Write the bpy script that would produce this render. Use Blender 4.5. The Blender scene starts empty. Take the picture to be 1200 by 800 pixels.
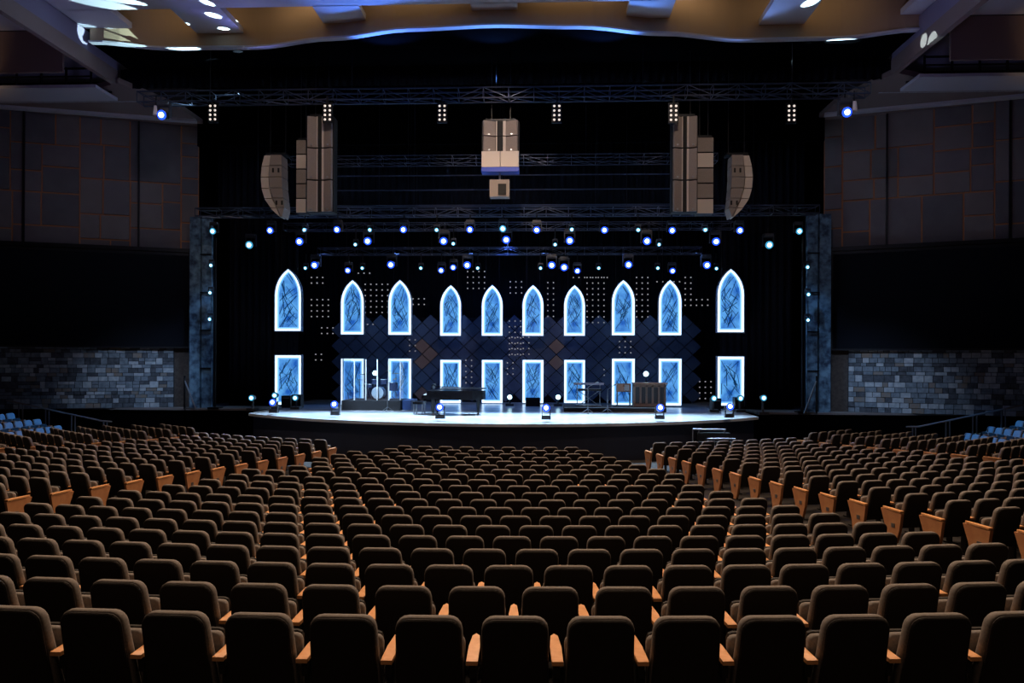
import bpy, math, random
from mathutils import Vector, Matrix
random.seed(7)
scene = bpy.context.scene
COL = scene.collection
# ------------------------------------------------------------------ camera
PHI = math.atan(0.045); ROLL = math.radians(0.23); F = 880.0; CZ = 3.65
CAM = Vector((1.85, 0.08, CZ))
FW = Vector((-math.sin(PHI), math.cos(PHI), 0)); RT = Vector((math.cos(PHI), math.sin(PHI), 0))
cd = bpy.data.cameras.new('camera'); cam = bpy.data.objects.new('camera', cd); COL.objects.link(cam)
cd.sensor_width = 36; cd.lens = F/1200*36; cd.shift_y = 21.5/1200; cd.clip_end = 200; cd.clip_start = .05
cam.matrix_world = Matrix.Translation(CAM) @ Matrix.Rotation(PHI, 4, 'Z') @ Matrix.Rotation(math.pi/2, 4, 'X') @ Matrix.Rotation(ROLL, 4, 'Z')
scene.camera = cam
vs = scene.view_settings
vs.view_transform = 'Standard'; vs.look = 'None'; vs.exposure = 0.0; vs.gamma = 1.0; vs.use_curve_mapping = False
scene.cycles.max_bounces = 5; scene.cycles.diffuse_bounces = 2; scene.cycles.glossy_bounces = 3
scene.cycles.sample_clamp_indirect = 3.0
# ------------------------------------------------------------------ world
w = bpy.data.worlds.new('world'); scene.world = w; w.use_nodes = True
w.node_tree.nodes['Background'].inputs[0].default_value = (.55, .5, .7, 1)
w.node_tree.nodes['Background'].inputs[1].default_value = 0.0035

def ray(px, py):
    dx, dy = px-600.0, 421.5-py
    return dx*math.cos(ROLL)-dy*math.sin(ROLL), dx*math.sin(ROLL)+dy*math.cos(ROLL)
def P(px, py, d):            # photo position at camera depth d
    X, Y = ray(px, py)
    return CAM + RT*(X*d/F) + FW*d + Vector((0, 0, Y*d/F))
def PV(px, py, v):           # photo position on the hall plane y = v
    X, Y = ray(px, py); k = X/F
    return P(px, py, (v-.08)/(k*math.sin(PHI)+math.cos(PHI)))
def project(p):
    r = Vector(p)-CAM; d = r.dot(FW); X = r.dot(RT)/d*F; Y = r.z/d*F
    return 600+X*math.cos(ROLL)+Y*math.sin(ROLL), 421.5-(-X*math.sin(ROLL)+Y*math.cos(ROLL)), d
# ------------------------------------------------------------------ lights
def light(kind, name, loc, target, power, color, size=.3, angle=60, blend=.5, shape=None, size_y=None):
    L = bpy.data.lights.new(name, kind); L.energy = power; L.color = color
    if kind == 'SPOT': L.spot_size = math.radians(angle); L.spot_blend = blend; L.shadow_soft_size = size
    elif kind == 'AREA':
        L.size = size
        if shape: L.shape = shape; L.size_y = size_y
    else: L.shadow_soft_size = size
    o = bpy.data.objects.new(name, L); COL.objects.link(o); o.location = loc
    if target is not None:
        o.rotation_euler = (Vector(target)-Vector(loc)).to_track_quat('-Z', 'Y').to_euler()
    return o
WARM = (1, .70, .46)
# warm house downlights in the ceiling cloud, ahead of the seats
for u, v, e in ((-6, 12.5, 1800), (2, 13.0, 1800), (10, 12.5, 1800), (-10.5, 23.8, 3200), (0, 24.6, 3000), (10.5, 23.8, 3200), (-18, 21, 2500), (18, 21, 2500), (-3, 18, 2100), (6, 18, 2100)):
    light('SPOT', 'house_light', (u, v, 15.35), (u*.95, v-4.5, 1), e, WARM, .12, 112, .7)
# stage wash from the rig
BLUE = (.16, .34, 1); ICE = (.50, .76, 1)
for i in range(8):
    u = -8.4+i*2.4
    light('SPOT', 'stage_wash', (u, 31.5, 9.6), (u*.92, 28.4, 1.42), 7800, ICE, .15, 54, .7)
for i in range(6):
    u = -9+i*3.6
    light('SPOT', 'stage_wash_rear', (u, 36.2, 9.0), (u*.9, 32.6, 1.42), 500, BLUE, .15, 70, .8)
light('SPOT', 'drum_light', (-5.2, 30.2, 9.3), (-5.6, 33.0, 2.6), 7000, (.6, .8, 1), .1, 26, .6)
light('SPOT', 'organ_light', (6.2, 30.2, 9.3), (6.0, 33, 2.2), 900, (1, .8, .65), .1, 22, .6)
for sd in (-1, 1):
    light('SPOT', 'blue_side_wash', (sd*6, 31.6, 9.2), (sd*19, 29.4, .8), 12500, (.05, .32, 1), .15, 17, .5)
    light('SPOT', 'column_wash', (sd*11, 31, 9.6), (sd*14.2, 33.6, 2.6), 520, (.28, .55, 1), .15, 46, .8)
    light('SPOT', 'wall_wash', (sd*11.5, 26.8, 8.0), (sd*16.2, 32.9, 2.2), 1250, (.5, .68, 1), .3, 40, 1)
    light('SPOT', 'panel_wash', (sd*9, 22, 13.0), (sd*16.5, 32, 10.2), 420, (.72, .66, .85), .3, 46, 1)
for u in (-8, 0, 8): light('SPOT', 'front_seat_blue', (u, 31, 9.4), (u*1.25, 23.2, .5), 1700, (.25, .34, 1), .2, 60, .8)
light('SPOT', 'rear_fill_light', (2, -4, 8), (2, 5.5, 1.2), 200, (1, .66, .45), .6, 60, 1)  # added warm fill behind the camera, lifts the backs of the nearest row
light('SPOT', 'lattice_wash', (0, 36, 9.4), (0, 39.5, 4), 420, (.13, .28, 1), .2, 100, .8)
# blue uplights on the front truss washing the ceiling cloud
for u, e, c in ((-9, 130, (.28, .30, 1)), (-4, 700, (.08, .24, 1)), (0, 700, (.10, .32, 1)), (4, 650, (.10, .30, 1)), (9, 170, (.22, .40, 1))):
    light('SPOT', 'cloud_uplight', (u, 27.55, 13.95), (u*.9, 23.6, 15.6), e, c, .15, 104, .5)
for sd in (-1, 1):
    light('SPOT', 'upper_wall_fill', (sd*19, 23.5, 10.5), (sd*20, 26.7, 14.9), 300, (1, .70, .40), .3, 50, .9)  # added warm fill to brighten the brown upper side wall
    light('SPOT', 'balcony_uplight', (sd*11, 23, 11.5), (sd*18, 27, 15.5), 110, (.40, .38, 1), .3, 100, .9)
# warm cove strips in the slots above the fascia
for u, ww in ((-11, 3.4), (-7.1, 2.4), (-2.8, 3.4), (2.8, 3.4), (7.1, 2.4), (11, 3.4)):
    light('AREA', 'cove_strip', (u, 25.45 if abs(u) < 6 else 26.1, 16.5), (u, 26.6 if abs(u) < 6 else 27.4, 15.2), 6.5, (1, .72, .44), ww, shape='RECTANGLE', size_y=.12)
# speaker front light
for sd in (-1, 0, 1):
    light('SPOT', 'speaker_light', (sd*4.5+1, 18.5, 14.8), (sd*7.6, 27.8, 11), 2600 if sd == 0 else 1000, (1, .78, .62), .15, 30, .6)
# patterned projections on the ceiling corners
def gobo(loc, target, power, seed, scale, thr, angle):
    o = light('SPOT', 'pattern_light', loc, target, power, (.62, .95, 1), .01, angle, .15)
    L = o.data; L.use_nodes = True; nt = L.node_tree; em = nt.nodes['Emission']
    tc = nt.nodes.new('ShaderNodeTexCoord'); mp = nt.nodes.new('ShaderNodeMapping'); vo = nt.nodes.new('ShaderNodeTexVoronoi'); ls = nt.nodes.new('ShaderNodeMath')
    mp.inputs['Location'].default_value = (seed, seed*.37, 0); vo.inputs['Scale'].default_value = scale; ls.operation = 'LESS_THAN'; ls.inputs[1].default_value = thr
    nt.links.new(tc.outputs['Normal'], mp.inputs['Vector']); nt.links.new(mp.outputs[0], vo.inputs['Vector']); nt.links.new(vo.outputs['Distance'], ls.inputs[0]); nt.links.new(ls.outputs[0], em.inputs['Strength'])
gobo((-8.0, 27.5, 13.9), (-13.2, 24.8, 15.3), 9000, 1.3, 5.5, .30, 84)
gobo((9.5, 27.5, 13.9), (13.0, 25.2, 15.3), 3500, 4.1, 4.2, .36, 70)
# ------------------------------------------------------------------ materials
MATS = {}
def mat(name, color, rough=.6, metal=0, emis=None, est=0, noise=None, nscale=5, bump=0, bscale=40, alpha=None):
    if name in MATS: return MATS[name]
    m = bpy.data.materials.new(name); m.use_nodes = True; nt = m.node_tree; b = nt.nodes['Principled BSDF']
    b.inputs['Base Color'].default_value = (*color, 1); b.inputs['Roughness'].default_value = rough; b.inputs['Metallic'].default_value = metal
    if emis: b.inputs['Emission Color'].default_value = (*emis, 1); b.inputs['Emission Strength'].default_value = est
    tc = nt.nodes.new('ShaderNodeTexCoord')
    if noise:
        n = nt.nodes.new('ShaderNodeTexNoise'); n.inputs['Scale'].default_value = nscale; n.inputs['Detail'].default_value = 5
        r = nt.nodes.new('ShaderNodeValToRGB'); r.color_ramp.elements[0].position = .35; r.color_ramp.elements[1].position = .65
        r.color_ramp.elements[0].color = (*color, 1); r.color_ramp.elements[1].color = (*noise, 1)
        nt.links.new(tc.outputs['Object'], n.inputs['Vector']); nt.links.new(n.outputs['Fac'], r.inputs['Fac']); nt.links.new(r.outputs['Color'], b.inputs['Base Color'])
    if bump:
        n = nt.nodes.new('ShaderNodeTexNoise'); n.inputs['Scale'].default_value = bscale
        bp = nt.nodes.new('ShaderNodeBump'); bp.inputs['Strength'].default_value = bump
        nt.links.new(tc.outputs['Object'], n.inputs['Vector']); nt.links.new(n.outputs['Fac'], bp.inputs['Height']); nt.links.new(bp.outputs['Normal'], b.inputs['Normal'])
    if alpha is not None: b.inputs['Alpha'].default_value = alpha
    MATS[name] = m
    return m
M_FAB = mat('seat_fabric', (.17, .145, .13), .85, noise=(.23, .2, .18), nscale=60, bump=.3, bscale=250)
M_SHELL = mat('seat_shell', (.012, .0078, .0055), .7)
M_WOOD = mat('arm_wood', (.78, .36, .14), .3, noise=(.9, .46, .2), nscale=14)
M_PANEL = mat('end_panel_wood', (.50, .21, .09), .4, noise=(.58, .27, .12), nscale=8)
M_IRON = mat('seat_iron', (.012, .011, .011), .5, .3)
M_BLACK = mat('black_metal', (.01, .01, .012), .45, .5)
M_DRAPE = mat('black_drape', (.0035, .004, .008), 1.0)
M_DRAPE.node_tree.nodes['Principled BSDF'].inputs['Specular IOR Level'].default_value = .1
M_DARK = mat('dark_void', (.0015, .0015, .002), 1.0); M_DARK.node_tree.nodes['Principled BSDF'].inputs['Specular IOR Level'].default_value = 0
M_CARPET = mat('carpet', (.009, .007, .007), .98, noise=(.014, .011, .011), nscale=30)
M_BEAM = mat('beam_purple', (.20, .17, .26), .85)
M_STEEL = mat('steel', (.35, .36, .38), .35, .9)
M_TRUSS = mat('truss_metal', (.05, .06, .10), .4, .5)
M_BORD2 = mat('glow_inner', (.3, .6, 1), .5, emis=(.20, .52, 1), est=1.05)
M_RAIL = mat('rail_bronze', (.34, .26, .22), .35, .6)
M_RAILPOST = mat('rail_post', (.22, .23, .26), .4, .7)
M_SPK = mat('speaker_grille', (.30, .25, .22), .7, noise=(.24, .2, .18), nscale=50)
M_SPKF = mat('speaker_front', (.62, .54, .48), .7)
M_SPKD = mat('speaker_slot', (.01, .01, .01), .8)
M_TAN = mat('fascia_tan', (.42, .30, .19), .8)
M_CEIL = mat('ceiling_white', (.55, .55, .62), .8)
M_BRN = mat('soffit_brown', (.20, .135, .125), .8)
M_WALLP = [mat('wall_panel_%s' % n, c, .7, noise=c2, nscale=1.5) for n, c, c2 in (('a', (.13, .11, .12), (.15, .13, .14)), ('b', (.10, .09, .10), (.12, .11, .12)), ('c', (.16, .135, .13), (.18, .15, .15)))]
M_SEAM = mat('wall_seam', (.50, .20, .08), .7)
M_DKBR = mat('wall_dark_brown', (.05, .036, .03), .8, noise=(.08, .06, .05), nscale=9)
M_STONE = [mat('stone_%s' % n, c, .8, noise=c2, nscale=6, bump=.4, bscale=14) for n, c, c2 in (
    ('slate', (.14, .17, .2), (.24, .28, .32)), ('pale', (.32, .36, .4), (.5, .52, .54)), ('dark', (.05, .055, .065), (.1, .11, .13)), ('rust', (.26, .19, .14), (.2, .2, .2)))]
M_GROUT = mat('stone_joint', (.02, .02, .022), .9)
M_SCREEN = mat('blank_screen', (.0022, .003, .006), .85)
M_SCREEN.node_tree.nodes['Principled BSDF'].inputs['Specular IOR Level'].default_value = .15
M_STAGE = mat('stage_floor', (.36, .40, .46), .22, noise=(.52, .56, .62), nscale=.9, bump=.03, bscale=8)
M_STAGEF = mat('stage_face', (.012, .014, .03), .5)
M_LEDGE = mat('stage_ledge', (.22, .19, .18), .5)
M_COLUMN = mat('column_mottled', (.02, .04, .08), .6, noise=(.20, .34, .46), nscale=3.4)
M_DIAM = mat('lattice_panel', (.022, .034, .085), .35, .2, noise=(.03, .045, .10), nscale=3)
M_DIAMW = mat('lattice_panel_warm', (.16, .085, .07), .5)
M_DOT = mat('pixel_dot', (.1, .1, .1), .5, emis=(.65, .62, .66), est=.42)
M_BORD = mat('glow_border', (.9, .95, 1), .5, emis=(.62, .83, 1), est=1.9)
M_WFRAME = mat('window_frame_blue', (.3, .4, .6), .5, .1)
M_TRACE = mat('crack_bar', (.005, .02, .07), .6, emis=(0, .04, .14), est=.5)
M_LENSHALO = mat('lens_blue_halo', (0, 0, .1), .3, emis=(.015, .07, 1), est=2.2)  # blue glow on the lens stands in for the hazy halo around the lamp
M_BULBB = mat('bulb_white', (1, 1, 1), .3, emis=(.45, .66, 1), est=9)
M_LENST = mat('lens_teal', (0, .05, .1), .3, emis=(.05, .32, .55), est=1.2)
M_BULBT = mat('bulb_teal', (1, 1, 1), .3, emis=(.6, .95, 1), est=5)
M_BULBW = mat('bulb_warm', (1, .9, .8), .3, emis=(1, .85, .75), est=.8)
M_FIXT = mat('fixture_body', (.05, .05, .06), .4, .3)
M_PIANO = mat('piano_black', (.004, .004, .006), .25)
M_PIANO.node_tree.nodes['Principled BSDF'].inputs['Specular IOR Level'].default_value = .25
M_KEYS = mat('white_keys', (.7, .7, .7), .3)
M_DRUM = mat('drum_shell', (.06, .08, .16), .25, .2)
M_SKIN = mat('drum_head', (.75, .78, .8), .5)
M_CYMB = mat('cymbal', (.7, .6, .35), .25, .9)
M_ORG = mat('organ_wood', (.17, .09, .06), .4)
M_ORGD = mat('organ_slot', (.015, .012, .012), .5)
M_EDGE = mat('acrylic_edge', (.8, .9, 1), .2, noise=(.9, .95, 1))
def glass():
    m = bpy.data.materials.new('acrylic'); m.use_nodes = True; nt = m.node_tree; nt.nodes.clear()
    o = nt.nodes.new('ShaderNodeOutputMaterial'); t = nt.nodes.new('ShaderNodeBsdfTransparent'); g = nt.nodes.new('ShaderNodeBsdfGlossy'); x = nt.nodes.new('ShaderNodeMixShader')
    t.inputs[0].default_value = (.9, .95, 1, 1); g.inputs['Roughness'].default_value = .05; x.inputs[0].default_value = .08
    nt.links.new(t.outputs[0], x.inputs[1]); nt.links.new(g.outputs[0], x.inputs[2]); nt.links.new(x.outputs[0], o.inputs[0]); return m
M_GLASS = glass()
def pane_mat():
    m = bpy.data.materials.new('backlit_pane'); m.use_nodes = True; nt = m.node_tree; b = nt.nodes['Principled BSDF']
    b.inputs['Base Color'].default_value = (.02, .05, .1, 1); b.inputs['Roughness'].default_value = .4
    tc = nt.nodes.new('ShaderNodeTexCoord'); n = nt.nodes.new('ShaderNodeTexNoise'); n.inputs['Scale'].default_value = 2.2; n.inputs['Detail'].default_value = 4
    r = nt.nodes.new('ShaderNodeValToRGB'); e = r.color_ramp.elements
    e[0].position = .33; e[0].color = (.012, .11, .50, 1); e[1].position = .68; e[1].color = (.13, .45, .93, 1)
    nt.links.new(tc.outputs['Object'], n.inputs['Vector']); nt.links.new(n.outputs['Fac'], r.inputs['Fac']); nt.links.new(r.outputs['Color'], b.inputs['Emission Color'])
    b.inputs['Emission Strength'].default_value = .95
    return m
M_PANE = pane_mat()
# ------------------------------------------------------------------ helpers
class MB:
    def __init__(s): s.v = []; s.f = []
    def add(s, vs_, fs):
        k = len(s.v); s.v += [tuple(p) for p in vs_]; s.f += [tuple(i+k for i in f) for f in fs]; return s
    def box(s, c, sz, rot=None):
        hx, hy, hz = sz[0]/2, sz[1]/2, sz[2]/2
        pts = [Vector((x, y, z)) for z in (-hz, hz) for x, y in ((-hx, -hy), (hx, -hy), (hx, hy), (-hx, hy))]
        if rot is not None: pts = [rot @ p for p in pts]
        return s.add([p+Vector(c) for p in pts], [(3, 2, 1, 0), (4, 5, 6, 7), (0, 1, 5, 4), (1, 2, 6, 5), (2, 3, 7, 6), (3, 0, 4, 7)])
    def tube(s, a, b, r, n=6, r2=None):
        a, b = Vector(a), Vector(b); d = (b-a).normalized(); x = d.orthogonal().normalized(); y = d.cross(x); r2 = r if r2 is None else r2
        pts = [a+(x*math.cos(t)+y*math.sin(t))*r for t in (2*math.pi*i/n for i in range(n))]+[b+(x*math.cos(t)+y*math.sin(t))*r2 for t in (2*math.pi*i/n for i in range(n))]
        return s.add(pts, [(i, (i+1) % n, n+(i+1) % n, n+i) for i in range(n)]+[tuple(range(n-1, -1, -1)), tuple(range(n, 2*n))])
    def prism(s, poly, lo, hi, fn):      # poly 2D, extruded lo..hi, fn(a,b,t)->xyz ; poly counter-clockwise seen from hi
        n = len(poly)
        return s.add([fn(a, b, lo) for a, b in poly]+[fn(a, b, hi) for a, b in poly],
                     [(i, (i+1) % n, n+(i+1) % n, n+i) for i in range(n)]+[tuple(range(n-1, -1, -1)), tuple(range(n, 2*n))])
    def sphere(s, c, r, n=8, m=5, sc=(1, 1, 1)):
        pts = [Vector((0, 0, -r))]; fs = []
        for j in range(1, m):
            p = -math.pi/2+math.pi*j/m
            for i in range(n): t = 2*math.pi*i/n; pts.append(Vector((r*math.cos(p)*math.cos(t), r*math.cos(p)*math.sin(t), r*math.sin(p))))
        pts.append(Vector((0, 0, r))); L = len(pts)-1
        for i in range(n):
            fs.append((0, 1+(i+1) % n, 1+i)); fs.append((L, L-n+i, L-n+(i+1) % n))
            for j in range(m-2): a = 1+j*n; fs.append((a+i, a+(i+1) % n, a+n+(i+1) % n, a+n+i))
        return s.add([Vector(c)+Vector((p.x*sc[0], p.y*sc[1], p.z*sc[2])) for p in pts], fs)
    def mesh(s, name, m, smooth=False):
        me = bpy.data.meshes.new(name); me.from_pydata(s.v, [], s.f); me.materials.append(m)
        if smooth: me.polygons.foreach_set('use_smooth', [True]*len(me.polygons))
        me.update(); return me
    def build(s, name, m, parent=None, smooth=False):
        return link(name, s.mesh(name, m, smooth), parent)
def link(name, me, parent=None):
    o = bpy.data.objects.new(name, me); COL.objects.link(o)
    if parent is not None: o.parent = parent
    return o
def tag(o, label=None, cat=None, group=None, kind=None):
    if label: o['label'] = label
    if cat: o['category'] = cat
    if group: o['group'] = group
    if kind: o['kind'] = kind
    return o
def empty(name, loc=(0, 0, 0), rz=0, label=None, cat=None, group=None, kind=None):
    o = bpy.data.objects.new(name, None); COL.objects.link(o); o.location = loc; o.rotation_euler = (0, 0, rz); o.empty_display_size = .1
    return tag(o, label, cat, group, kind)
def copy_tree(o, parent=None):
    c = o.copy(); COL.objects.link(c); c.parent = parent
    for ch in o.children: copy_tree(ch, c)
    return c
ORD = 'zeroth first second third fourth fifth sixth seventh eighth ninth tenth eleventh twelfth thirteenth fourteenth fifteenth sixteenth seventeenth eighteenth nineteenth twentieth twenty-first twenty-second twenty-third twenty-fourth twenty-fifth twenty-sixth twenty-seventh twenty-eighth twenty-ninth thirtieth'.split()
def struct(name, mb, m, parent=None, smooth=False):
    o = mb.build(name, m, parent, smooth)
    if parent is None: o['kind'] = 'structure'
    return o
SZ = 1.42                      # stage floor height
CV = 45.2                      # centre of the seating fan, on the hall axis
# ------------------------------------------------------------------ rows (measured)
ROWY = [715, 681, 659, 640.5, 625, 613.5, 603.5, 594, 583.5, 575.5, 568, 561, 554.5, 548.5, 543.5, 539.5, 535, 531, 526.5, 523]
ROWP = [605, 561, 597.5, 569.5, 601, 579, 605, 585.5, 607.5, 590, 608.5, 594, 601.5, 587.5, 603, 592, 606.5, 594.5, 582.5, 572]
ROWS = [98.5, 84.5, 69, 60.5, 54.5, 50, 46, 42.5, 40, 36.8, 34.2, 32.6, 31.8, 30.5, 29, 27.7, 26.7, 26, 25, 24.5]
PITCH = .93
ROWD = [5.1+PITCH*i for i in range(20)]
ROWT = [CZ-(y-421.5)*d/F for y, d in zip(ROWY, ROWD)]
def smooth_t(i):
    lo, hi = max(0, i-2), min(19, i+2); k = min(i-lo, hi-i); return sum(ROWT[i-k:i+k+1])/(2*k+1)
ROWT = [smooth_t(i) for i in range(20)]
CH = .95
def floor_z(R):                # floor height on radius R from the fan centre
    d = CV-R
    x = (d-5.1)/PITCH
    if x <= 0: return ROWT[0]-CH+(-x)*.085
    if x >= 19: return ROWT[19]-CH
    i = int(x); t = x-i; return (ROWT[i]*(1-t)+ROWT[i+1]*t)-CH
# ------------------------------------------------------------------ floor bowl
mb = MB(); Rs = [8, 16, 19]+[CV-d for d in ROWD[::-1]]+[41.5, 43, 46]; NA = 48
pts = []; fs = []
for R in Rs:
    for j in range(NA+1):
        th = math.radians(-62+124*j/NA); pts.append((-R*math.sin(th), CV-R*math.cos(th), floor_z(R)))
for i in range(len(Rs)-1):
    for j in range(NA): a = i*(NA+1)+j; fs.append((a, a+NA+1, a+NA+2, a+1))
mb.add(pts, fs); struct('floor', mb, M_CARPET)
# ------------------------------------------------------------------ stage deck
def arc_front(n=28):
    R = 14.7; vc = 26.1+R; out = []
    for i in range(n+1):
        a = math.radians(-44.5+89*i/n); out.append((R*math.sin(a), vc-R*math.cos(a)))
    return out
AF = arc_front()
poly = AF+[(10.9, 42), (-10.9, 42)]
struct('stage', MB().prism(poly, SZ-.10, SZ, lambda a, b, t: (a, b, t)), M_STAGE)
poly2 = [(a*.985, b+.12) for a, b in AF]+[(10.2, 33.1), (-10.2, 33.1)]
struct('trim_1', MB().prism(poly2, -.1, SZ-.10, lambda a, b, t: (a, b, t)), M_STAGEF)
for s, nm in ((-1, 'trim_2'), (1, 'trim_3')):
    x0, x1 = sorted((s*10.3, s*24))
    struct(nm, MB().box(((x0+x1)/2, 33.7, SZ/2-.06), (x1-x0, 1.7, SZ-.02)), M_DARK)
    a, b = sorted((s*10.92, s*24))
    struct('stage_ledge', MB().box(((a+b)/2, 33.65, SZ-.02), (b-a, 1.9, .08)), M_LEDGE)
# wing floor
for s in (-1, 1):
    struct('stage_wing', MB().box((s*13.5, 38.4, SZ-.06), (5.15, 7.5, .1)), M_STAGEF)
# ------------------------------------------------------------------ side walls: stone, screens, panelled wood
def split(x0, z0, x1, z1, mn, out, depth=0):
    w_, h_ = x1-x0, z1-z0
    if (w_ < mn*1.9 and h_ < mn*1.9) or (depth > 2 and w_ < mn*3 and h_ < mn*3 and random.random() < .2): out.append((x0, z0, x1, z1)); return
    t = random.uniform(.35, .65)
    if w_/h_ > random.uniform(.8, 1.3): split(x0, z0, x0+w_*t, z1, mn, out, depth+1); split(x0+w_*t, z0, x1, z1, mn, out, depth+1)
    else: split(x0, z0, x1, z0+h_*t, mn, out, depth+1); split(x0, z0+h_*t, x1, z1, mn, out, depth+1)
for s, side in ((-1, 'left'), (1, 'right')):
    # wall plane from inner point A to outer point B
    A = Vector((s*14.15, 34.0, 0)); B = Vector((s*23.5, 30.6, 0)); L = (B-A).length; ex = (B-A)/L
    ny = Vector((ex.y, -ex.x, 0)); ny = ny if ny.y < 0 else -ny
    ang = math.atan2(ex.y, ex.x)
    fn = lambda x, z, t: Vector((x, t if s < 0 else -t, z))
    def slab(mb_, x0, z0, x1, z1, t0, t1):
        p = [(x0, z0), (x1, z0), (x1, z1), (x0, z1)]
        if s < 0: p = p[::-1]
        return mb_.prism(p, t0, t1, fn)
    wall = struct('wall_'+side, slab(MB(), 0, SZ+.05, L, 14.28, -.35, 0), M_SEAM); wall.location = A; wall.rotation_euler = (0, 0, ang)
    mb = MB(); slab(mb, -.2, SZ, 1.0, 8.3, 0, .06); mb.build('plinth_panel', M_DKBR, wall)
    mb = MB(); slab(mb, 1.0, 4.25, L, 8.5, 0, .05); mb.build('screen_backing', M_DARK, wall)
    out = []; split(.75, 8.3, L, 14.35, .95, out)
    split(0, 8.3, .75, 14.35, .7, out)
    for r in out:
        mb = MB(); g = .034; slab(mb, r[0]+g, r[1]+g, r[2]-g, r[3]-g, 0, random.choice((.04, .055, .07)))
        mb.build('panel', random.choice(M_WALLP), wall)
    # two dark vertical cable chases on the wall
    for xx in (2.5, 7.0):
        mb = MB(); slab(mb, xx-.04, 8.6, xx+.04, 14.3, .07, .13); mb.build('cable_chase', M_BLACK, wall)
    # stone base
    base = MB(); slab(base, 1.0, SZ, L, 5.0, 0, .10); base.build('stone_backing', M_GROUT, wall)
    z = SZ+.02
    while z < 4.2:
        h = random.choice((.15, .22, .30)); x = 1.02
        while x < L-.3:
            ww = random.uniform(.2, .48)
            if h > .28 and random.random() < .35:
                for zz in (z, z+h/2):
                    mb = MB(); slab(mb, x+.012, zz+.01, x+ww-.012, zz+h/2-.01, .1, .13+random.random()*.05); mb.build('stone', random.choices(M_STONE, (4, 3, 3, 1))[0], wall)
            else:
                mb = MB(); slab(mb, x+.012, z+.01, x+ww-.012, z+h-.01, .1, .13+random.random()*.06); mb.build('stone', random.choices(M_STONE, (4, 3, 3, 1))[0], wall)
            x += ww
        z += h
    # screen
    scr = empty('video_screen', tuple(A), ang, 'large blank black video screen on the wall %s the stage' % ('left of' if s < 0 else 'right of'), 'screen')
    inv = lambda mb_: mb_
    inv(slab(MB(), .30, 4.12, L-.2, 8.45, .2, .42)).build('screen_case', M_BLACK, scr)
    inv(slab(MB(), .38, 4.2, L-.3, 8.3, .42, .44)).build('display', M_SCREEN, scr)
    inv(slab(MB(), .30, 8.45, L-.2, 8.62, .12, .5)).build('top_housing', M_BLACK, scr)
    # proscenium column with mottled face, two strips
    col = empty('proscenium_column', (s*13.6, 33.3, SZ), 0, 'mottled blue lit column edging the stage opening on the %s' % side, 'column')
    col['kind'] = 'structure'
    for x0, x1 in ((-.56, -.08), (.0, .44)):
        MB().box(((x0+x1)/2*-s, 0, 4.3), (x1-x0, .3, 8.6)).build('strip', M_COLUMN, col)
    MB().box((.04*s, .1, 4.3), (1.0, .14, 8.6)).build('backing', M_BLACK, col)
    for k in range(4):
        MB().box((.20*-s, -.19, 1.8+k*1.7), (.5, .08, .05)).build('clamp', M_BLACK, col)
    struct('wall_return_'+side, MB().box((s*14.4, 34.2, 7), (.6, .4, 14)), M_DARK)
# ------------------------------------------------------------------ ceiling
ZC = 15.62
curve = [(118, 44), (190, 51), (300, 51), (400, 40), (500, 31), (600, 27), (700, 31), (800, 40), (900, 49), (1000, 45), (1080, 36)]
ZL = 15.07
cp = []
for px, py in curve:
    X, Y = ray(px, py); d = (ZL-CZ)*F/Y; p = P(px, py, d); cp.append((p.x, p.y))
half = [(abs(a), b) for a, b in cp]
def cv_at(u):
    u = abs(u); hs = [(0, 25.75), (2.9, 25.95), (5.9, 26.6), (8.9, 27.25), (12.2, 27.2), (14.6, 26.6)]
    for (a, b), (c, d) in zip(hs, hs[1:]):
        if u <= c: t = (u-a)/(c-a); t = t*t*(3-2*t); return b*(1-t)+d*t
    return hs[-1][1]
N = 60; us = [-14.7+29.4*i/N for i in range(N+1)]
mb = MB(); poly = [(u, cv_at(u)-.12) for u in us]+[(u, cv_at(u)+.14) for u in us[::-1]]
struct('trim_4', mb.prism(poly, ZL, ZL+.06, lambda a, b, t: (a, b, t)), M_CEIL)
mb = MB()
pts = []
for u in us: pts += [(u, cv_at(u)-.02, ZL+.06), (u, cv_at(u)-.02, 17.2)]
mb.add(pts, [(2*i, 2*i+2, 2*i+3, 2*i+1) for i in range(N)])
pts = []
for u in us: pts += [(u, cv_at(u)+.18, ZL+.06), (u, cv_at(u)+.18, 17.2)]
mb.add(pts, [(2*i, 2*i+1, 2*i+3, 2*i+2) for i in range(N)])
struct('wall_fascia', mb, M_TAN)
struct('trim_5', MB().prism([(u, cv_at(u)+.15) for u in us]+[(14.7, 29.3), (-14.7, 29.3)], ZL+.01, ZL+.05, lambda a, b, t: (a, b, t)), M_DARK)
struct('ceiling', MB().box((0, 16.5, ZC+.1), (52, 17.5, .2)), M_CEIL)
for px0, px1 in ((200, 258), (366, 420), (551, 606), (738, 792), (909, 966), (1078, 1130), (70, 128)):
    a = PV(px0, 12, 25.3).x; b = PV(px1, 12, 25.3).x; a, b = a*.998, b*.998
    v1 = cv_at((a+b)/2)
    struct('ceiling_bridge', MB().box(((a+b)/2, (25.2+v1)/2, ZC+.1), (b-a, v1-25.2, .2)), M_CEIL)
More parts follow.
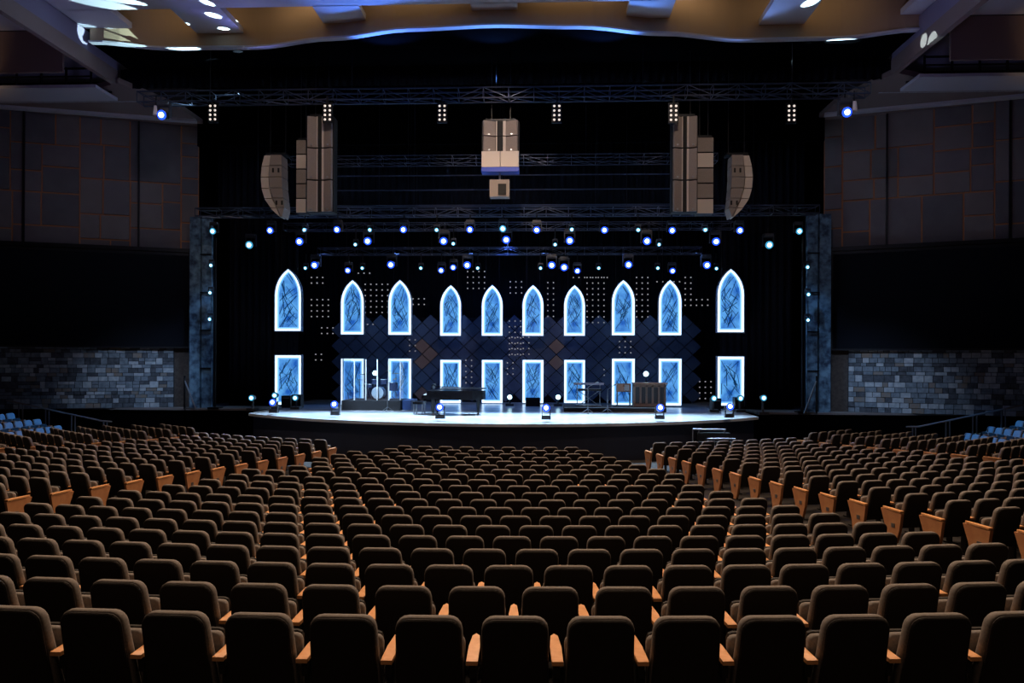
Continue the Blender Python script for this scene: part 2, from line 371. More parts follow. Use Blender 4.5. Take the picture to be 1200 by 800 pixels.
for s, side in ((-1, 'left'), (1, 'right')):
    # longitudinal beam: inner face + sloped underside
    xb = abs(PV(137 if s < 0 else 1045, 94, 28.6).x)
    struct('ceiling_beam_'+side, MB().box((s*(xb+.1), 21.3, 15.2), (.2, 14.6, .72)), M_BEAM)
    struct('ceiling_beam_band_'+side, MB().box((s*(xb+.07), 21.3, 14.56), (.2, 14.6, .56)), M_BRN)
    struct('ceiling_side_'+side, MB().box((s*20.5, 25.9, ZC+.1), (9.4, 1.6, .2)), M_CEIL)
    struct('wall_upper_'+side, MB().box((s*20.5, 26.75, 14.83), (9.4, .1, 1.5)), M_BRN)
    # soffit above the side wall
    sp = [(s*13.75, 33.9), (s*13.75, 31.6), (s*14.7, 28.4), (s*16.4, 29.2), (s*26, 29.2), (s*26, 33.9)]
    if s > 0: sp = sp[::-1]
    struct('ceiling_soffit_'+side, MB().prism(sp[::-1], 14.3, 14.5, lambda a, b, t: (a, b, t)), M_BRN)
    # curved lip where the soffit meets the panelled wall
    lip = MB()
    a = Vector((s*13.8, 33.0, 14.25)); b = Vector((s*24, 30.0, 14.25)); dirn = (b-a).normalized()
    lip.box((a+b)/2, ((b-a).length, .35, .10), Matrix.Rotation(math.atan2(dirn.y, dirn.x), 3, 'Z')); struct('trim_lip_'+side, lip, M_CEIL)
    cw = empty('catwalk', (s*20.5, 28.8, 14.0), 0, 'catwalk slab with black railing high above the %s screen' % side, 'catwalk')
    sl = [(-s*5.1, -.75), (s*5, -.75), (s*5, .75), (-s*5.1, .75)]
    if s < 0: sl = sl[::-1]
    MB().prism(sl, 0, .12, lambda a, b, t: (a, b, t)).build('deck', M_CEIL, cw)
    MB().box((0, .5, .45), (10, .05, .45)).build('guard_panel', M_BLACK, cw)
    MB().tube((-4.9, -.7, .75), (4.9, -.7, .75), .04).build('handrail', M_BLACK, cw)
    MB().tube((-4.9, -.7, .45), (4.9, -.7, .45), .03).build('handrail', M_BLACK, cw)
    for k in range(11): MB().tube((-4.9+k*.98, -.7, .1), (-4.9+k*.98, -.7, .8), .045).build('post', M_BLACK, cw)
    struct('wall_backlight_'+side, MB().box((s*20, 30.5, 15.4), (10, .1, 2.2)), M_CEIL)
# header drape and stage house
def drape(name, x0, x1, v, z0, z1, label=None, amp=.07, pitch=.32, m=M_DRAPE, kind=None, group=None):
    n = int((x1-x0)/pitch*6); pts = []; fs = []
    for i in range(n+1):
        x = x0+(x1-x0)*i/n; y = v+amp*math.sin(i/6*2*math.pi)*(.7+.3*math.sin(i*.37)); pts += [(x, y, z0), (x, y, z1)]
    for i in range(n): fs.append((2*i, 2*i+2, 2*i+3, 2*i+1))
    mb_ = MB().add(pts, fs); o = mb_.build(name, m, None, True)
    md = o.modifiers.new('thick', 'SOLIDIFY'); md.thickness = .015
    if kind: o['kind'] = kind
    else: tag(o, label, 'curtain', group)
    return o
drape('header_curtain', -15.0, 15.0, 29.05, 14.3, 15.06, 'wide black header curtain above the front lighting truss')
drape('border_curtain', -13.6, 13.6, 34.8, 10.4, 14.6, 'black border curtain hanging high behind the speaker clusters')
drape('leg_curtain', -13.2, -9.9, 35.2, SZ, 12, 'black pleated side curtain at the left of the stage')
drape('leg_curtain', 9.9, 13.2, 35.2, SZ, 12, 'black pleated side curtain at the right of the stage')
drape('back_curtain', -13.6, 13.6, 41.2, SZ, 14, 'black pleated curtain closing the back of the stage')
struct('wall_back', MB().box((0, 42.2, 8), (30, .2, 16)), M_DARK)
struct('wall_stage_left', MB().box((-14.6, 38, 8), (.2, 8, 16)), M_DARK)
struct('wall_stage_right', MB().box((14.6, 38, 8), (.2, 8, 16)), M_DARK)
struct('ceiling_stage', MB().box((0, 35.5, 16.7), (30, 14, .2)), M_DARK)
struct('wall_proscenium', MB().box((0, 33.6, 15.0), (28, .2, 3.4)), M_DARK)
# ------------------------------------------------------------------ glowing window boxes
def arch(w_, h_, n=8):         # pointed lancet outline from two arcs, origin bottom centre
    rise = w_*.95; a = w_/2; rr = (rise*rise+a*a)/(2*a); sp = h_-rise; tm = math.asin(rise/rr); pts = [(-a, 0), (a, 0)]
    for i in range(n): t = tm*i/(n-1); pts.append((a-rr+rr*math.cos(t), sp+rr*math.sin(t)))
    for i in range(n-2, -1, -1): t = tm*i/(n-1); pts.append((-(a-rr+rr*math.cos(t)), sp+rr*math.sin(t)))
    return pts
def rect(w_, h_): return [(-w_/2, 0), (w_/2, 0), (w_/2, h_), (-w_/2, h_)]
def inset(poly, w_, h_, d): return [(x*(1-2*d/w_), d+z*(1-2*d/h_)) for x, z in poly]
def ring(mb_, o, i, y0, y1):
    n = len(o); V = [(x, y0, z) for x, z in o]+[(x, y0, z) for x, z in i]+[(x, y1, z) for x, z in o]+[(x, y1, z) for x, z in i]; f = []
    for k in range(n):
        j = (k+1) % n; f += [(k, j, n+j, n+k), (2*n+k, 3*n+k, 3*n+j, 2*n+j), (k, 2*n+k, 2*n+j, j), (n+k, n+j, 3*n+j, 3*n+k)]
    return mb_.add(V, f)
COLS = [(339, 32, 315, 388.5, 415.5, 474.5, 35.0), (414, 28, 328, 392.5, 419.5, 475.5, 36.6), (469.3, 28, 328, 393, 419.5, 475.5, 36.6), (528.5, 25.5, 334, 394, 421, 472.5, 38.4),
        (577, 25.5, 334, 394, 421, 472.5, 38.4), (624.5, 25.5, 334, 394, 421, 472.5, 38.4), (673, 25.5, 334, 394, 421, 472.5, 38.4), (729.8, 28, 328, 393.5, 419.5, 475.5, 36.6), (784.3, 28, 328, 393.5, 419.5, 475.5, 36.6), (855, 32.5, 315, 390, 417, 475.5, 35.0)]
def glow_window(idx, up, c):
    px, wp, yt, yb, lt, lb, v = c
    a, b = (yt, yb) if up else (lt, lb)
    if not up and 0 < idx < 9: b = b
    lo = PV(px, b, v); hi = PV(px, a, v); sc = (lo-PV(px+10, b, v)).length/10
    W, H = wp*sc, hi.z-lo.z
    kindw = 'tall pointed-arch' if up else 'upright rectangular'
    o = empty('glowing_window', (lo.x, v, lo.z), 0, '%s blue glowing stage window with cracked pane, %s from the left, %s tier' % (kindw, ORD[idx+1], 'upper' if up else 'lower'), 'stage panel', 'glowing blue stage windows')
    base = arch(W, H) if up else rect(W, H)
    i1 = inset(base, W, H, .035); i2 = inset(base, W, H, .135); i3 = inset(base, W, H, .20)
    ring(MB(), base, i1, -.22, .02).build('frame', M_WFRAME, o)
    ring(MB(), i1, i2, -.17, -.12).build('light_border', M_BORD, o)
    ring(MB(), i2, i3, -.16, -.12).build('inner_glow', M_BORD2, o)
    MB().prism(i2[::-1], -.12, -.06, lambda x, z, t: (x, t, z)).build('pane', M_PANE, o)
    rnd = random.Random(idx*2+up); mb_ = MB()
    def inside(x, z):
        zt_ = H-.16; hw = W/2-.16
        if up:
            sp = H-W*.95
            if z > sp: hw = max(0, hw*(1-((z-sp)/(W*.95-.12))**1.7))
        return .15 < z < zt_ and abs(x) <= hw
    tries = 0; made = 0
    while made < (26 if up else 22) and tries < 900:
        tries += 1
        x = rnd.uniform(-W/2, W/2); z = rnd.uniform(.15, H); a = math.radians(rnd.choice((1, -1))*rnd.gauss(58, 13)); L = rnd.uniform(.35, 1.15)
        p = Vector((x-math.cos(a)*L/2, -.135, z-math.sin(a)*L/2)); q = Vector((x+math.cos(a)*L/2, -.135, z+math.sin(a)*L/2))
        if not (inside(p.x, p.z) and inside(q.x, q.z)): continue
        made += 1; mb_.box((p+q)/2, (L, .03, rnd.uniform(.010, .030)), Matrix.Rotation(-a, 3, 'Y'))
    tag(mb_.build('crack_lines', M_TRACE, o), kind='stuff')
    # hanging wires
    if up:
        for s in (-1, 1): MB().tube((s*W*.3, 0, H*.8), (s*W*.3, 0, 16.595-lo.z), .012, 4).build('hanging_wire', M_BLACK, o)
    return o
for k, c in enumerate(COLS):
    glow_window(k, True, c); glow_window(k, False, c)
# ------------------------------------------------------------------ diamond lattice set piece
lat = empty('diamond_lattice', (0, 39.4, SZ), 0, 'dark blue wall of diamond-shaped panels behind the glowing windows', 'set wall')
v = 39.4
xl = PV(388, 430, v).x; xr = PV(822, 430, v).x; zt = PV(600, 372, v).z; zb = SZ
ncol = 22; wcell = (xr-xl)/ncol; hcell = wcell*.95
dm = {}
def diamond(cx, cz, key='n'):
    if key not in dm:
        a, b = wcell*.47, hcell*.47
        poly = [(-a, 0), (0, -b), (a, 0), (0, b)]
        mb_ = MB().prism(poly[::-1], -.04, .04, lambda x, z, t: (x, t, z))
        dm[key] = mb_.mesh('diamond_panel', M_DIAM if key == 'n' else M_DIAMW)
    o = link('diamond_panel', dm[key], lat); o.location = (cx, random.uniform(-.015, .015), cz-SZ); return o
cnt = 0
nrow = int((zt-zb)/hcell)
for r in range(nrow*2+1):
    cz = zb+hcell*.5+r*hcell/2
    if cz > zt: continue
    off = 0 if r % 2 == 0 else .5
    for c in range(ncol+ (0 if r % 2 == 0 else -1)):
        cx = xl+(c+.5+off)*wcell; px_, py_, _ = project((cx, v, cz))
        hide = any(abs(px_-q[0]) < q[1]/2-8 and (q[2] < py_ < q[3]-6 or q[4]+6 < py_ < q[5]-6) for q in COLS)
        if hide: continue
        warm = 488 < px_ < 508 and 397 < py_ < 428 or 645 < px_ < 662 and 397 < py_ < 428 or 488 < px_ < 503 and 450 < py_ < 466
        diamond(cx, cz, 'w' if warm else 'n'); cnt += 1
MB().box(((xl+xr)/2, .12, (zt-SZ)/2), (xr-xl-1, .05, zt-SZ)).build('backing_frame', M_DRAPE, lat)
# LED pixel dots strung on net: far too small to pick apart
mb = MB()
for x0, y0, x1, y1 in ((365, 325, 380, 338), (365, 351, 386, 372), (377, 384, 396, 392), (420, 320, 436, 326), (428, 333, 456, 372), (424, 380, 440, 386), (484, 350, 500, 358), (548, 318, 570, 338), (598, 330, 614, 345), (642, 331, 653, 372), (672, 325, 712, 331), (688, 325, 710, 382), (746, 325, 764, 372), (803, 325, 814, 358), (803, 351, 833, 358),
                       (597, 376, 615, 420), (600, 395, 625, 420), (546, 422, 558, 452), (588, 425, 603, 440), (820, 447, 838, 472), (370, 415, 381, 423), (726, 400, 745, 418), (480, 398, 490, 412), (708, 433, 713, 445), (770, 330, 800, 331)):
    y = y0
    while y <= y1:
        x = x0
        while x <= x1:
            p = PV(x, y, 38.9); r = .028; mb.box(p, (r*2, r*2, r*2)); x += 6.6
        y += 6.6
tag(mb.build('pixel_light_net', M_DOT), 'net of tiny pale pixel lights hung between the glowing windows', 'lights', kind='stuff')
# ------------------------------------------------------------------ trusses
TR = {}
def truss(name, x0, x1, v, z0, h, label, dep=.5, step=.9, m=M_TRUSS, rt=.03):
    o = empty(name, ((x0+x1)/2, v, z0), 0, label, 'truss'); L = (x1-x0)/2
    for y in (0, dep):
        for z in (0, h): MB().tube((-L, y, z), (L, y, z), rt, 6).build('chord', m, o)
    mb_ = MB(); k = int(2*L/step)
    for i in range(k+1):
        x = -L+2*L*i/k
        for y in (0, dep): mb_.tube((x, y, 0), (x, y, h), rt*.6, 4)
        for z in (0, h): mb_.tube((x, 0, z), (x, dep, z), rt*.6, 4)
        if i < k:
            x2 = x+2*L/k
            for y in (0, dep): mb_.tube((x, y, 0 if i % 2 else h), (x2, y, h if i % 2 else 0), rt*.6, 4)
            mb_.tube((x, 0, 0), (x2, dep, 0), rt*.6, 4)
    tag(mb_.build('braces', m, o), kind='stuff')
    top = ZL+.02 if v < 29.2 else 16.595
    for k in range(5):
        x = -L*.8+k*L*.4; MB().tube((x, dep/2, h), (x, dep/2, top-z0), .012, 4).build('cable', M_BLACK, o)
    TR[round(v, 1)] = (z0, v+dep/2)
    return o
def pz(px, py, v): return PV(px, py, v).z
truss('lighting_truss', -13.3, 13.3, 27.2, pz(600, 114, 27.2), .38, 'long front lighting truss under the black header curtain')
truss('lighting_truss', -12.9, 12.9, 31.0, pz(600, 251, 31), .32, 'second lighting truss level with the bottoms of the speaker hangs')
truss('lighting_truss', -10.2, 10.2, 34.0, pz(600, 268, 34), .3, 'third lighting truss carrying the middle tier of blue lights', rt=.022)
truss('lighting_truss', -9.2, 9.2, 35.9, pz(600, 297, 35.9), .3, 'rear lighting truss just above the pointed windows', rt=.02)
truss('lighting_truss', -8.5, 8.5, 29.6, pz(600, 190, 29.6), .3, 'dim lighting truss behind the small centre speaker', rt=.015)
for i, (py, a, b) in enumerate(((222, -8.2, 8.2), (205, -6, 9), (240, -7, 7))):
    mb = MB().tube((0-8.2, 0, 0), (8.2, 0, 0), .025)
    o = mb.build('rigging_pipe', M_TRUSS); o.location = (0, 31.6+i*.7, pz(600, py, 31.6+i*.7))
    for x in (-4, 0, 4): MB().tube((x, 0, 0), (x, 0, 16.595-o.location.z), .01, 4).build('cable', M_BLACK, o)
    tag(o, 'horizontal black rigging pipe %s behind the speaker hangs' % ('middle one', 'topmost one', 'lowest one')[i], 'pipe')
# chain hoist cables holding trusses
for i, (u, vv, z0, z1) in enumerate([(u, 27.4, pz(600, 102, 27.2), 16.4) for u in (-11, -5.5, 0.2, 5.5, 11)]+[(u, 31.2, pz(600, 242, 31), 14) for u in (-10, -4, 4, 10)]):
    pass
# blinders on the front truss
for i, px in enumerate((247.5, 382.5, 517.5, 652.5, 790, 929)):
    p = PV(px, 130, 27.1); top = PV(px, 119.5, 27.1).z
    o = empty('blinder_lamp', (p.x, 27.2, top), 0, 'eight-cell blinder lamp under the front truss, %s from the left' % ORD[i+1], 'stage light', 'blinder lamps under the front truss')
    MB().box((0, .09, -.34), (.36, .14, .72)).build('housing', M_BLACK, o)
    MB().box((0, .0, .12), (.06, .06, .26)).build('clamp', M_BLACK, o)
    for c in (-1, 1):
        for r in range(4):
            MB().tube((c*.09, .02, -.1-r*.165), (c*.09, -.02, -.1-r*.165), .045, 8, .03).build('bulb', M_BULBW, o)
# ------------------------------------------------------------------ moving heads
def lensmesh(big):
    r = .145 if big else .075
    return r
PROTO = {}
def head_meshes(col, size):
    k = (col, size)
    if k in PROTO: return PROTO[k]
    s = {'big': 1, 'mid': .8, 'small': .5, 'tiny': .36}[size]
    L, B = (M_LENSHALO, M_BULBB) if col == 'blue' else (M_LENST, M_BULBT)
    # origin at clamp, lamp hangs down and faces -Y slightly down
    base = MB().box((0, 0, -.05*s), (.42*s, .26*s, .14*s)).mesh('base', M_FIXT)
    yk = MB(); yk.box((-.23*s, 0, -.30*s), (.05*s, .12*s, .5*s)); yk.box((.23*s, 0, -.30*s), (.05*s, .12*s, .5*s)); yk.box((0, 0, -.13*s), (.5*s, .14*s, .05*s)); yk = yk.mesh('yoke', M_FIXT)
    c = Vector((0, 0, -.46*s)); d = Vector((0, -1, -.25)).normalized()
    hd = MB().tube(c-d*.22*s, c+d*.2*s, .13*s, 10, .18*s).mesh('lamp_head', M_FIXT)
    ln = MB().tube(c+d*.2*s, c+d*.225*s, .175*s, 12, .16*s).mesh('lens', L)  # wider than the bulb; on blue lamps this ring imitates their halo
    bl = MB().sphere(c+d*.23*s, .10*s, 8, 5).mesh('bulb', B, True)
    PROTO[k] = (base, yk, hd, ln, bl); return PROTO[k]
def moving_head(px, py, v, col, size, label, group, floor=False, tr=None):
    s = {'big': 1, 'mid': .8, 'small': .5, 'tiny': .36}[size]
    p = PV(px, py, v)
    o = empty('moving_head_light', (p.x, p.y+.22*s, p.z+.52*s), 0, label, 'stage light', group)
    base, yk, hd, ln, bl = head_meshes(col, size)
    for nm, me in (('base', base), ('yoke', yk), ('lamp_head', hd)):
        q = link(nm, me, o)
    h = q
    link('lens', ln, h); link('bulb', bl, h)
    if tr:
        z0 = TR[tr][0]; zl = z0-o.location.z
        o.location.y = v
        if zl > .02: MB().tube((0, 0, .0), (0, 0, zl), .03, 5).build('hanger', M_BLACK, o)
    if floor:
        [setattr(c.scale, 'x', .8) for c in o.children if c.name.startswith('yoke')]
        o.rotation_euler = (math.pi, 0, math.pi); o.location = (p.x, p.y, SZ+.12*s)
    return o
ROWA = [(318, 271, 'blue', 'mid'), (357.5, 270, 'teal', 'small'), (396, 270, 'blue', 'mid'), (434, 270, 'teal', 'small'), (473.5, 270, 'blue', 'mid'), (512, 270, 'teal', 'small'), (551, 270, 'blue', 'mid'), (589.5, 269, 'teal', 'mid'), (629, 270.5, 'blue', 'mid'), (670, 269.5, 'teal', 'small'), (708, 270.5, 'blue', 'mid'), (747.5, 270, 'teal', 'small'), (787, 271, 'blue', 'mid'), (826, 270, 'teal', 'small'), (866, 271, 'blue', 'mid')]
ROWB = [(294, 288, 'teal', 'big'), (352.5, 284, 'blue', 'big'), (417, 287, 'teal', 'small'), (432, 283.5, 'blue', 'big'), (520.5, 283.5, 'blue', 'big'), (531.5, 286, 'teal', 'small'), (593.5, 282, 'blue', 'big'), (650.5, 287, 'teal', 'small'), (667.5, 283, 'blue', 'big'), (757.5, 283.5, 'blue', 'big'), (772, 287, 'teal', 'small'), (838, 284, 'blue', 'big'), (900, 288, 'teal', 'big')]
ROWC = [(358.5, 314.5, 'teal', 'small'), (370, 311.5, 'blue', 'big'), (408.5, 317.5, 'blue', 'mid'), (425, 314.5, 'teal', 'small'), (459, 311, 'blue', 'big'), (493.5, 314.5, 'teal', 'small'), (517.5, 317.5, 'blue', 'mid'), (531.5, 314, 'blue', 'mid'), (548, 311.5, 'blue', 'big'), (560, 314.5, 'teal', 'small'), (633.5, 314.5, 'teal', 'small'), (646.5, 311.5, 'blue', 'big'), (661, 314, 'blue', 'big'), (676.5, 318, 'blue', 'mid'), (701.5, 314.5, 'teal', 'small'), (736, 311, 'blue', 'big'), (770.5, 314.5, 'teal', 'small'), (787.5, 318, 'blue', 'mid'), (827.5, 311.5, 'blue', 'big'), (839, 315, 'teal', 'small')]
for rows, v, nm, tr in ((ROWA, 31.0, 'highest tier', 31.0), (ROWB, 34.0, 'middle tier', 34.0), (ROWC, 35.9, 'lowest tier above windows', 35.9)):
    for i, (px, py, col, size) in enumerate(rows):
        moving_head(px, py, v, col, size, '%s stage light hung in the %s, %s from the left' % ('bright blue' if col == 'blue' else 'small pale teal', nm, ORD[i+1]), 'stage lights, '+nm, tr=tr)
# towers of small lamps at the proscenium sides
for s, side, lst in ((-1, 'left', ((249, 271, 'mid'), (247, 311, 'small'), (246, 343, 'small'), (245.5, 374, 'small'))), (1, 'right', ((937, 271, 'mid'), (946.5, 313, 'small'), (947.5, 345, 'small'), (947, 375, 'small')))):
    tx = PV(250 if s < 0 else 943, 300, 32.6).x
    o = empty('boom_pipe', (tx, 32.85, SZ), 0, 'tall vertical black pipe of side lights at the %s column' % side, 'light stand')
    MB().tube((0, 0, 0), (0, 0, 7.6), .04).build('pipe', M_BLACK, o); MB().box((0, 0, .04), (.5, .5, .08)).build('base_plate', M_BLACK, o)
    for i, (px, py, size) in enumerate(lst):
        moving_head(px, py, 32.5, 'teal', size, 'small white side light on the %s vertical pipe, %s from the top' % (side, ORD[i+1]), 'side lights on vertical pipes')
for px, py, side in ((192.5, 137, 'left'), (990, 134, 'right')):
    moving_head(px, py, 27.2, 'blue', 'big', 'bright blue light hanging at the far %s end of the front truss' % side, 'front truss end lights', tr=27.2)
for px, py, side in ((183, 128, 'left'), (1001, 123, 'right')):
    p = PV(px, py, 27.2); o = empty('spot_fixture', (p.x, p.y, p.z), 0, 'pale hanging spotlight beside the blue lamp at the %s truss end' % side, 'stage light')
    MB().tube((0, 0, .12), (0, 0, -.22), .08, 10, .12).build('can', M_SPKF, o); MB().tube((0, 0, .12), (0, 0, .5), .025).build('hanger', M_BLACK, o)
# floor lights along the stage edge
FL = [(321, 477.5, 29.6), (393, 482.5, 28.6), (516, 487.3, 27.3), (640, 487.5, 27.3), (773, 485, 27.9), (854.5, 481.5, 28.9)]
for i, (px, py, v) in enumerate(FL):
    o = moving_head(px, py, v, 'blue', 'mid', 'blue moving head standing on the curved stage edge, %s from the left' % ORD[i+1], 'moving heads along the stage edge', True)
for i, (px, py, v, sz) in enumerate(((296, 466, 31.8, 'small'), (323, 463, 32.6, 'small'), (347, 466, 33, 'small'), (597.5, 465, 36.5, 'mid'), (654, 465, 36.5, 'mid'), (836, 466.5, 33, 'small'), (867, 466.5, 33, 'small'), (894, 466, 31.6, 'small'))):
    p = PV(px, py, v)
    o = empty('floor_par_light', (p.x, v, SZ), 0, 'small teal-white light standing low on the stage floor, %s from the left' % ORD[i+1], 'stage light', 'low floor lights at the rear')
    h = p.z-SZ
    MB().box((0, 0, .06), (.4, .4, .12)).build('base', M_FIXT, o); MB().tube((0, 0, .1), (0, 0, h), .05).build('post', M_FIXT, o)
    hd = MB().tube((0, .15, h), (0, -.12, h), .10, 10, .15).build('lamp_head', M_FIXT, o)
    MB().tube((0, -.12, h), (0, -.14, h), .12, 12).build('lens', M_LENST, hd); MB().sphere((0, -.15, h), .07 if sz == 'small' else .11, 8, 5).build('bulb', M_BULBT, hd)
# star lights above the set pieces
for px, py, v, lab in ((439.5, 437, 34.9, 'drum riser'), (757, 438, 34.9, 'organ cabinet')):
    p = PV(px, py, v); b = SZ
    o = empty('stand_light', (p.x, v, b), 0, 'bright teal-white light on a pole behind the '+lab, 'stage light')
    MB().tube((0, 0, 0), (0, 0, p.z-b), .025).build('pole', M_BLACK, o); MB().box((0, 0, .02), (.4, .4, .04)).build('base', M_BLACK, o); MB().sphere((0, 0, p.z-b), .12, 10, 6).build('bulb', M_BULBT, o)
# ------------------------------------------------------------------ speaker clusters
def array(px0, px1, y0, y1, v, n, label, slot=True, curve=0, step=False, taper=0, side=1):
    a = PV(px0, y1, v); b = PV(px1, y0, v); W = b.x-a.x; H = b.z-a.z; cx = (a.x+b.x)/2
    o = empty('line_array_speaker', (cx, v, a.z), 0, label, 'speaker', 'hanging speaker arrays')
    for i in range(n):
        z1 = H-i*H/n; z0 = z1-H/n+.02; t = i/(n-1) if n > 1 else 0
        yo = curve*(t**2.2); w_ = W*(1-taper*t)
        tilt = Matrix.Rotation(curve*.25*t, 3, 'X')
        c = Vector((0+side*taper*.2*W*t, yo, (z0+z1)/2)); h = z1-z0
        cab = MB().box(c+Vector((0, .28, 0)), (w_, .5, h), tilt).build('cabinet', M_SPKD, o)
        if slot:
            for s in (-1, 1):
                MB().box(c+Vector((s*w_*.29, 0, 0)), (w_*.36, .10, h*.97), Matrix.Rotation(s*-.38, 3, 'Z') @ tilt).build('grille', M_SPK, cab)
                MB().box(c+Vector((s*w_*.105, .0, 0)), (w_*(.07 if s > 0 else .03), .06, h*.97), tilt).build('waveguide', M_SPKF, cab)
                MB().box(c+Vector((s*w_*.3, -.10, -h*.42)), (.06, .03, .05), tilt).build('rigging_pin', M_STEEL, cab)
        else:
            MB().box(c, (w_*.94, .06, h*.95), tilt).build('grille', M_SPKF if (step and i in (1, n-1)) else M_SPK, cab)
    MB().box((0, .25, H+.06), (W*.8, .4, .08)).build('fly_bar', M_BLACK, o)
    for s in (-1, 1): MB().tube((s*W*.25, .25, H+.08), (s*W*.25, .25, ZL+.01-a.z), .015, 4).build('cable', M_BLACK, o)
    return o
array(359, 391, 136, 249, 27.8, 3, 'tall main speaker hang left of centre with lit slot between grilles')
array(347, 359, 164, 250, 28.4, 5, 'narrow stepped speaker hang tucked beside the left main hang', False, step=True)
array(787.5, 818, 136, 249, 27.8, 3, 'tall main speaker hang right of centre with lit slot between grilles')
array(816, 836.5, 161, 251, 28.4, 5, 'narrow stepped speaker hang tucked beside the right main hang', False, step=True)
def curved_array(side, label):
    S = 1 if side == 'left' else -1; mx = (lambda x: x) if S == 1 else (lambda x: 1187.5-x)
    v = 28.6; org = PV(mx(318), 250, v); o = empty('line_array_speaker', tuple(org), 0, label, 'speaker', 'hanging speaker arrays')
    def poly_(pts, y0, y1, nm, m, par):
        q = [PV(mx(a), b, v)-org for a, b in pts]; q = [(p.x, p.z) for p in q]
        area = sum(a[0]*b[1]-b[0]*a[1] for a, b in zip(q, q[1:]+q[:1]))
        if area > 0: q = q[::-1]
        return MB().prism(q, y0, y1, lambda x, z, t: (x, t, z)).build(nm, m, par)
    ys = [181, 194, 207, 220, 232, 243, 254]
    front = [309, 305.8, 304.6, 305.5, 309, 316, 327]; mid = [317, 315.5, 314.8, 316, 319.5, 324.5, 329]; back = [329.5, 330, 330, 330.6, 331.8, 333, 330.5]
    for i in range(6):
        g = .4
        cab = poly_([(mid[i], ys[i]+g), (back[i], ys[i]+g), (back[i+1], ys[i+1]-g), (mid[i+1], ys[i+1]-g)], 0, .7, 'cabinet', M_SPK, o)
        poly_([(front[i], ys[i]+g), (mid[i]-1.2, ys[i]+g), (mid[i+1]-1.2, ys[i+1]-g), (front[i+1], ys[i+1]-g)], .08, .6, 'grille', M_SPKF, cab)
        if i in (1, 4):
            for dx in (3.5, 10): poly_([(mid[i]+dx, ys[i]+3), (mid[i]+dx+2, ys[i]+3), (mid[i]+dx+2, ys[i]+8), (mid[i]+dx, ys[i]+8)], -.02, 0, 'handle_slot', M_SPKD, cab)
    t = PV(mx(322), 179, v)-org
    MB().box((t.x, .35, t.z), (.8, .5, .08)).build('fly_bar', M_BLACK, o)
    for dx in (-.3, .3): MB().tube((t.x+dx, .35, t.z), (t.x+dx, .35, ZL-org.z), .015, 4).build('cable', M_BLACK, o)
curved_array('left', 'curved outer speaker hang at the far left'); curved_array('right', 'curved outer speaker hang at the far right')
ctr = array(564.5, 608.5, 141.5, 178.5, 27.6, 2, 'square centre speaker cluster of stacked grille modules')
a = PV(564.5, 197, 27.6); b = PV(608.5, 178.5, 27.6)
hz = b.z-a.z; W = b.x-a.x
for s in (-1, 1): MB().box((s*W*.25, .0, -hz/2), (W*.485, .3, hz)).build('front_box', M_SPKF, ctr)
MB().box((0, .1, -hz-.09), (W, .5, .16)).build('under_tray', mat('blue_tray', (.02, .06, .5), .5), ctr)
p = PV(585.5, 211, 27.6); q = PV(585.5, 231, 27.6)
o = empty('small_speaker', (p.x, 27.6, q.z), 0, 'small box speaker hanging on a rod beneath the centre cluster', 'speaker')
MB().box((0, .1, (p.z-q.z)/2), (.72, .4, p.z-q.z)).build('cabinet', M_SPK, o); MB().box((.1, -.12, (p.z-q.z)/2-.05), (.3, .03, .4)).build('horn', M_SPKD, o)
MB().tube((0, .1, p.z-q.z), (0, .1, PV(585, 202.5, 27.6).z-q.z), .035).build('rod', M_STEEL, o)
# ------------------------------------------------------------------ drum riser, shield, kit
v0 = 32.5
lx = PV(400, 482, v0).x; rx = PV(469, 482, v0).x
o = empty('drum_riser', ((lx+rx)/2, v0+1, SZ), 0, 'black carpeted platform under the drum kit', 'riser')
W = rx-lx
MB().box((0, 0, .215), (W, 2, .43)).build('platform', mat('riser_black', (.012, .013, .018), .7), o)
MB().box((W/2+.22, .1, .22), (.4, 1.6, .42)).build('step', mat('riser_step', (.03, .07, .22), .5), o)
RZ = SZ+.44
sh = empty('drum_shield', ((lx+rx)/2, v0+.1, RZ), 0, 'clear acrylic panel shield standing around the drum kit', 'shield')
nP = 5
for i in range(nP):
    x0 = -W/2+.03+i*(W-.06)/nP; x1 = x0+(W-.06)/nP
    g = MB().box(((x0+x1)/2, 0, .9), (x1-x0-.05, .012, 1.78)).build('acrylic_panel', M_GLASS, sh)
    MB().box((x0+.01, 0, .9), (.05, .03, 1.8)).build('hinge_edge', M_EDGE, g)
MB().box((W/2-.02, 0, .9), (.035, .03, 1.8)).build('hinge_edge', M_EDGE, sh)
for s in (-1, 1):
    MB().box((s*(W/2-.01), .75, .9), (.012, 1.4, 1.78)).build('acrylic_panel', M_GLASS, sh)
k = empty('drum_kit', ((lx+rx)/2+.15, v0+1, RZ), 0, 'drum kit with dark shells and raised cymbals behind the clear shield', 'drums')
d = MB().tube((0, -.35, .3), (0, .1, .3), .29, 18).build('bass_drum', M_DRUM, k); MB().tube((0, -.36, .3), (0, -.37, .3), .27, 18).build('drum_skin', M_SKIN, d)
for x, y, z, r, h in ((-.2, 0, .68, .15, .2), (.2, 0, .68, .15, .2), (.6, .1, .38, .22, .36), (-.55, .15, .52, .18, .14)):
    d = MB().tube((x, y, z), (x, y, z+h), r, 14).build('drum', M_DRUM, k); MB().tube((x, y, z+h), (x, y, z+h+.01), r*.95, 14).build('drum_skin', M_SKIN, d)
    if z < .6:
        for a in range(3): MB().tube((x, y, z), (x+r*math.cos(a*2.1), y+r*math.sin(a*2.1), 0), .012, 4).build('leg', M_STEEL, d)
